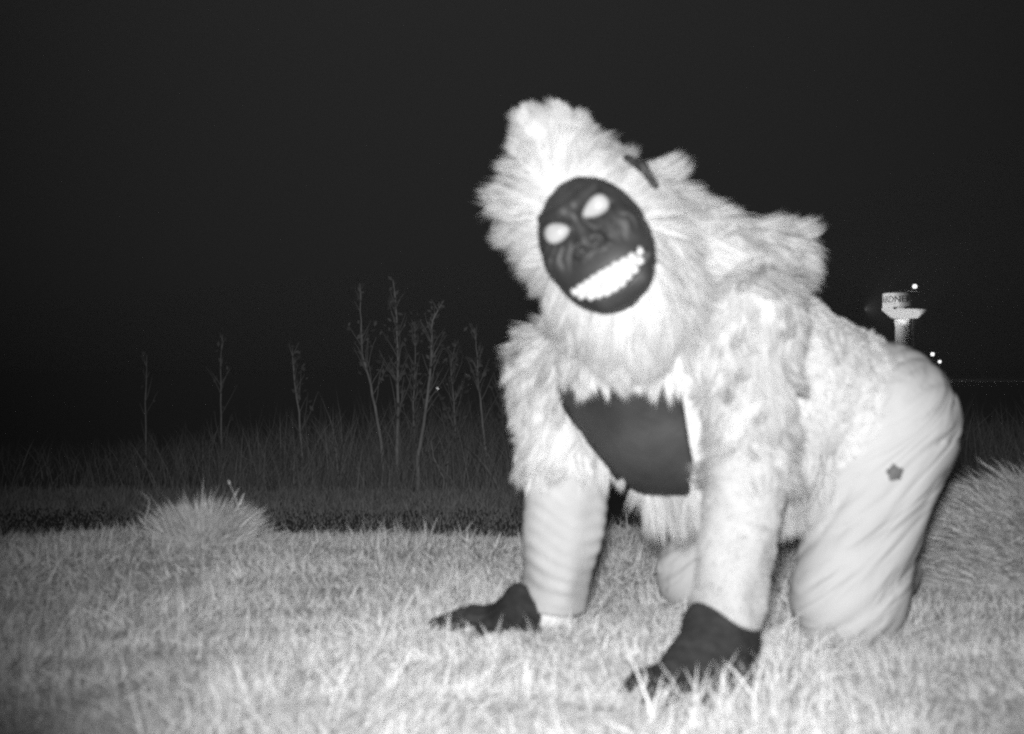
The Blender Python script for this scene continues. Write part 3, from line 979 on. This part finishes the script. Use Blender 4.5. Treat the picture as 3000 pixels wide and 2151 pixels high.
def far_grass():
    r = np.random.default_rng(511)
    n = 30000
    n = 56000; low = r.random(n) < 0.62                            # low blades added to brighten the track; thicker grass on its far verge
    y = np.where(low, r.uniform(8.7, 11.2, n), 10.7 + 1.7 * r.random(n) ** 0.6 + 0.15 * np.sin(np.arange(n))); x = (r.random(n) * 2 - 1) * (0.55 * y)
    L = r.uniform(0.03, 0.12, n) * (1 + 0.5 * lowfreq(np.stack([x, y, 0 * x], -1), 519, 2.0)) * np.where(low, 0.55, 1.0); az = r.uniform(0, 6.283, n)
    V, T, m = blades(np.stack([x, y, ground_z(x, y)], -1), L, np.abs(r.normal(0.3, 0.2, n)), az, r.uniform(0.008, 0.016, n), 513)
    o = mesh_np('verge_grass', V, T, M['grass'], None, True, np.repeat(np.clip(r.normal(1.0, 0.15, n), 0.5, 1.15) * np.where(low, 0.95, 1.0), m))
    tag(o, 'strip of rough grass along the far edge of the dark road, low blades added to brighten the road itself', 'grass', kind='stuff')
    n = 60000
    y = r.uniform(12.2, 17.5, n); x = (r.random(n) * 2 - 1) * (0.55 * y)
    dens = 0.5 + 0.5 * lowfreq(np.stack([x, y, 0 * x], -1), 515, 0.9)
    pxx = 1500 + x / y * 3621
    dens = np.clip(dens, 0.1, 1) * np.clip((pxx - 100) / 1000, 0.12, 1)
    k = r.random(n) < dens; x, y, dens = x[k], y[k], dens[k]; n = len(x)
    L = r.uniform(0.15, 1.15, n) * (0.35 + 0.75 * dens); az = r.uniform(0, 6.283, n)
    V, T, m = blades(np.stack([x, y, ground_z(x, y)], -1), L, np.abs(r.normal(0.25, 0.18, n)), az, r.uniform(0.006, 0.014, n), 517)
    o = mesh_np('brushwood', V, T, M['brush'], None, True, np.repeat(np.clip(r.normal(0.8, 0.25, n), 0.2, 1.3) * 1.15, m))
    tag(o, 'low tangled brushwood under the bare saplings', 'undergrowth', kind='stuff')


far_grass()


# ------------------------------------------------------------------ saplings beyond the road
def sapling(path_px, d, r0, label, seed, twigs=14, leaves=40, top=None):
    r = random.Random(seed)
    pts = [Vector(U(px, py, d)) for px, py in path_px]
    base = pts[0].copy(); gz = float(ground_z(base.x, d)); base.z = gz - 0.03
    pts = [base] + pts
    e = empty('birch_sapling', (base.x, d, gz))
    fine = []
    for i in range(len(pts) - 1):
        for j in range(4):
            q = pts[i].lerp(pts[i + 1], j / 4); fine.append(q + Vector((r.uniform(-1, 1), r.uniform(-1, 1), 0)) * 0.005)
    fine.append(pts[-1])
    n = len(fine); mb = MB()
    mb.tube(fine, [r0 * (1 - 0.8 * (i / (n - 1)) ** 0.8) for i in range(n)], 7); mb.build('trunk', M['bark'], e)
    lv = MB(); tints = []
    for _ in range(twigs * 2):
        i = r.randint(int(n * 0.35), n - 2); q = fine[i]; w = r.uniform(0, 6.28); L = r.uniform(0.25, 0.7) * (1.15 - i / n)
        dv = Vector((math.cos(w) * 0.55, math.sin(w) * 0.55, 1)).normalized(); tp = []; c = q.copy()
        for s in range(5):
            tp.append(c.copy()); dv = (dv + Vector((r.uniform(-1, 1), r.uniform(-1, 1), r.uniform(0, 0.5))) * 0.15).normalized(); c += dv * L / 4
        tb = MB(); rr = max(0.0055, r0 * 0.38 * (1.1 - i / n))
        tb.tube(tp, [rr * (1 - 0.17 * s) for s in range(5)], 5); tb.build('branch', M['twig'], e)
        for _ in range(max(1, leaves // twigs)):
            s = r.randint(1, 4); q2 = tp[s] + Vector((r.uniform(-1, 1), r.uniform(-1, 1), r.uniform(-1, 1))) * 0.05
            a = Vector((r.uniform(-1, 1), r.uniform(-1, 1), r.uniform(-1, 1))).normalized(); b = a.orthogonal().normalized(); z = r.uniform(0.018, 0.042)
            lv.add([q2 - a * z, q2 + b * z * 0.6, q2 + a * z, q2 - b * z * 0.6], [(0, 1, 2, 3)]); tints += [r.uniform(0.3, 1.2)] * 4
    cr = lv.build('crown', M['leaf'], e); cr['kind'] = 'stuff'
    a = cr.data.attributes.new('tint', 'FLOAT', 'POINT'); a.data.foreach_set('value', np.array(tints, np.float32))
    tag(e, label, 'tree', 'bare saplings beyond the road')


sapling([(1120, 1320), (1104, 1220), (1080, 1100), (1062, 1040), (1057, 940), (1054, 830)], 12.8, 0.022, 'pale sapling with a kinked trunk, left of the close cluster', 1, 10, 30)
sapling([(1163, 1330), (1166, 1200), (1166, 1050), (1162, 930), (1152, 820)], 12.9, 0.026, 'straight pale sapling in the middle of the close cluster', 2, 16, 60)
sapling([(1225, 1330), (1240, 1250), (1256, 1130), (1264, 1030), (1266, 940), (1300, 880)], 12.4, 0.026, 'brightest sapling, leaning right, at the right of the close cluster', 3, 14, 50)
sapling([(1300, 1400), (1270, 1340), (1262, 1290)], 12.2, 0.014, 'short leaning stem low between the cluster and the furry arm', 9, 3, 6)
sapling([(885, 1330), (876, 1210), (862, 1120), (856, 1020)], 13.2, 0.018, 'faint lone sapling left of the close cluster above the grass tuft', 4, 8, 16)
sapling([(648, 1330), (648, 1180), (646, 1080), (652, 980)], 14.5, 0.018, 'very faint sapling behind the grass tuft at left', 5, 8, 14)
sapling([(428, 1330), (426, 1180), (430, 1040)], 15.0, 0.020, 'farthest left faint sapling standing in the dark', 6, 6, 10)
sapling([(1425, 1330), (1412, 1220), (1402, 1130), (1398, 1040), (1390, 960)], 13.4, 0.020, 'sapling closest to the furry arm with spotty leaves', 7, 14, 40)
sapling([(1215, 1330), (1212, 1180), (1218, 1040), (1214, 950)], 13.8, 0.016, 'thin sapling between the two brightest trunks of the cluster', 8, 16, 60)
sapling([(1335, 1330), (1330, 1180), (1320, 1080), (1335, 1000)], 14.0, 0.014, 'slender twiggy sapling right of the brightest trunk', 10, 16, 50)
sapling([(1480, 1330), (1470, 1180), (1462, 1060)], 14.2, 0.014, 'dim sapling partly hidden behind the furry arm', 11, 12, 50)


# ------------------------------------------------------------------ far lights and the water tower
def water_tower():
    D = 400.0; c = U(2651, 900, D); gz = float(ground_z(c[0], D)); s = D / FPX
    e = empty('water_tower', (c[0], D, gz)); zz = lambda py: HC + (CY - py) * s
    m = MB(); m.lathe([(63 * s, zz(902)), (63.5 * s, zz(900)), (63.5 * s, zz(862)), (62 * s, zz(859)), (20 * s, zz(853)), (1 * s, zz(852))], (c[0], D, 0), 48)
    tank = m.build('tank', M['tank'], e)
    m = MB(); m.lathe([(40 * s, zz(934)), (64 * s, zz(909)), (66 * s, zz(904)), (63.4 * s, zz(902.5))], (c[0], D, 0), 48)
    m.build('bowl', M['tank'], e)
    m = MB(); m.lathe([(23 * s, gz - 0.2), (21 * s, gz + 4), (20 * s, zz(960)), (23 * s, zz(934.5))], (c[0] - 8 * s, D, 0), 32)
    m.build('column', M['tank'], e)
    m = MB()
    for k in range(12): m.box((c[0] + 14 * s, D - 24 * s, gz + k * 1.2), (c[0] + 18 * s, D - 23.4 * s, gz + k * 1.2 + 0.1))
    for sx in (14, 18): m.tube([(c[0] + sx * s, D - 23.7 * s, gz), (c[0] + sx * s, D - 23.7 * s, zz(934))], [0.08, 0.08], 5)
    m.build('ladder', M['letter'], e, smooth=False)
    # lettering bent round the tank
    fc = bpy.data.curves.new('tank_letters', 'FONT'); fc.body = 'GARDNER'; fc.size = 26 * s; fc.align_x = 'CENTER'; fc.align_y = 'CENTER'
    fc.extrude = 0.02; fc.space_character = 1.0
    fo = bpy.data.objects.new('tank_letters', fc); COL.objects.link(fo)
    bpy.context.view_layer.update()
    dg = bpy.context.evaluated_depsgraph_get()
    me = bpy.data.meshes.new_from_object(fo.evaluated_get(dg), depsgraph=dg)
    bpy.data.objects.remove(fo); R = 63.5 * s + 0.06
    mid = math.radians(-56)
    for v in me.vertices:
        a = v.co.x / R + mid
        zc = zz(880) + v.co.y; rr = R + v.co.z
        v.co = Vector((math.sin(a) * rr, -math.cos(a) * rr, zc - gz))
    me.materials.clear(); me.materials.append(M['letter'])
    lo = bpy.data.objects.new('lettering', me); COL.objects.link(lo); lo.parent = e; lo['label'] = 'dark capital letters painted round the tank'
    for px in (2605, 2632, 2651):                                 # flood lamp housings at the foot of the tank
        q = (px - 2651) * s; yy = D - math.sqrt(max((66 * s) ** 2 - q * q, 1))
        m = MB(); m.box((c[0] + q - 0.3, yy - 0.5, zz(908)), (c[0] + q + 0.3, yy, zz(902)))
        m.build('light_housing', M['letter'], e, smooth=False)
    m = MB(); m.tube([(c[0] + 4 * s, D - 40 * s, zz(856)), (c[0] + 9 * s, D - 42 * s, zz(846))], [0.15, 0.12], 6); m.build('beacon_stalk', M['steel'], e)
    v, f = uv_blob((0, 0, 0), (7.0 * s, 8.0 * s, 7.0 * s), n=16, m=10)
    b = mesh_np('beacon', v + np.array([c[0] + 15 * s, D - 43 * s, zz(842)]), f, M['lamp'], e); b['label'] = 'bright lamp above the tank rim'
    tag(e, 'white water tower with lit conical bowl and dark capital letters above the back', 'water tower')
    # its floodlights: one from the side, one under the bowl
    ld = bpy.data.lights.new('tower_floodlight', 'SPOT'); ld.energy = 7000; ld.spot_size = math.radians(100); ld.spot_blend = 0.6; ld.shadow_soft_size = 0.3
    lob = bpy.data.objects.new('tower_floodlight', ld); COL.objects.link(lob)
    lob.location = (c[0] - 1.5, D - 6.2, zz(985)); lob.rotation_euler = (math.radians(180), 0, 0)
    ld = bpy.data.lights.new('tower_floodlight', 'SPOT'); ld.energy = 8500; ld.spot_size = math.radians(120); ld.spot_blend = 1.0; ld.shadow_soft_size = 0.4
    lob = bpy.data.objects.new('tower_floodlight', ld); COL.objects.link(lob)
    src = Vector((c[0] - 15.0, D - 6.5, zz(908))); tgt = Vector((c[0], D, zz(900)))
    lob.location = src; lob.rotation_euler = (tgt - src).to_track_quat('-Z', 'Y').to_euler()


water_tower()


def street_lamp(px, py, d, rad, label, matn='lamp', cone_h=True):
    c = U(px, py, d); gz = float(ground_z(c[0], d)); e = empty('street_lamp', (c[0], d, gz))
    m = MB(); m.tube([(c[0], d, gz - 0.1), (c[0], d, gz + 0.6), (c[0], d, c[2] - rad)], [rad * 0.35, rad * 0.22, rad * 0.2], 8); m.build('pole', M['steel'], e)
    m = MB(); m.lathe([(rad * 0.3, c[2] - rad * 1.25), (rad * 0.45, c[2] - rad * 0.9), (rad * 0.3, c[2] - rad * 0.8)], (c[0], d, 0), 12); m.build('collar', M['steel'], e)
    v, f = uv_blob((0, 0, 0), (rad, rad, rad), n=14, m=9)
    mesh_np('globe', v + c, f, M[matn], e)
    m = MB(); m.lathe([(rad * 0.4, rad * 0.93), (rad * 0.3, rad * 1.1), (0.02, rad * 1.25)], (c[0], d, c[2]), 12); m.build('cap', M['steel'], e)
    tag(e, label, 'street lamp', 'far lamps burning in the dark')


street_lamp(2732, 1038, 300.0, 0.50, 'taller of two lit street lamps above the hips, nearer the water tower')
street_lamp(2753, 1060, 300.0, 0.42, 'lower of two lit street lamps above the hips at right')
street_lamp(1282, 1138, 90.0, 0.09, 'tiny lit lamp glinting among the bare saplings', 'smalllamp')


# ------------------------------------------------------------------ added scattering volume: its flash glow stands in for lens veil and grain
def veil_haze():
    mb = MB(); mb.box((-700, -40, -6.0), (700, 900, 40.0))
    m = bpy.data.materials.new('veil_scatter'); m.use_nodes = True; nt = m.node_tree
    nt.nodes.remove(nt.nodes['Principled BSDF'])
    v = nt.nodes.new('ShaderNodeVolumePrincipled'); v.inputs['Color'].default_value = (0.9, 0.9, 0.9, 1); v.inputs['Density'].default_value = 0.00092
    nt.links.new(v.outputs[0], nt.nodes['Material Output'].inputs['Volume'])
    try: m.cycles.volume_sampling = 'MULTIPLE_IMPORTANCE'
    except Exception as ex: print('volume sampling:', ex)
    tag(mb.build('veil_haze', m, None, smooth=False), 'thin added scattering volume standing in for lens veil and grain', 'veil_haze', kind='stuff')


veil_haze()
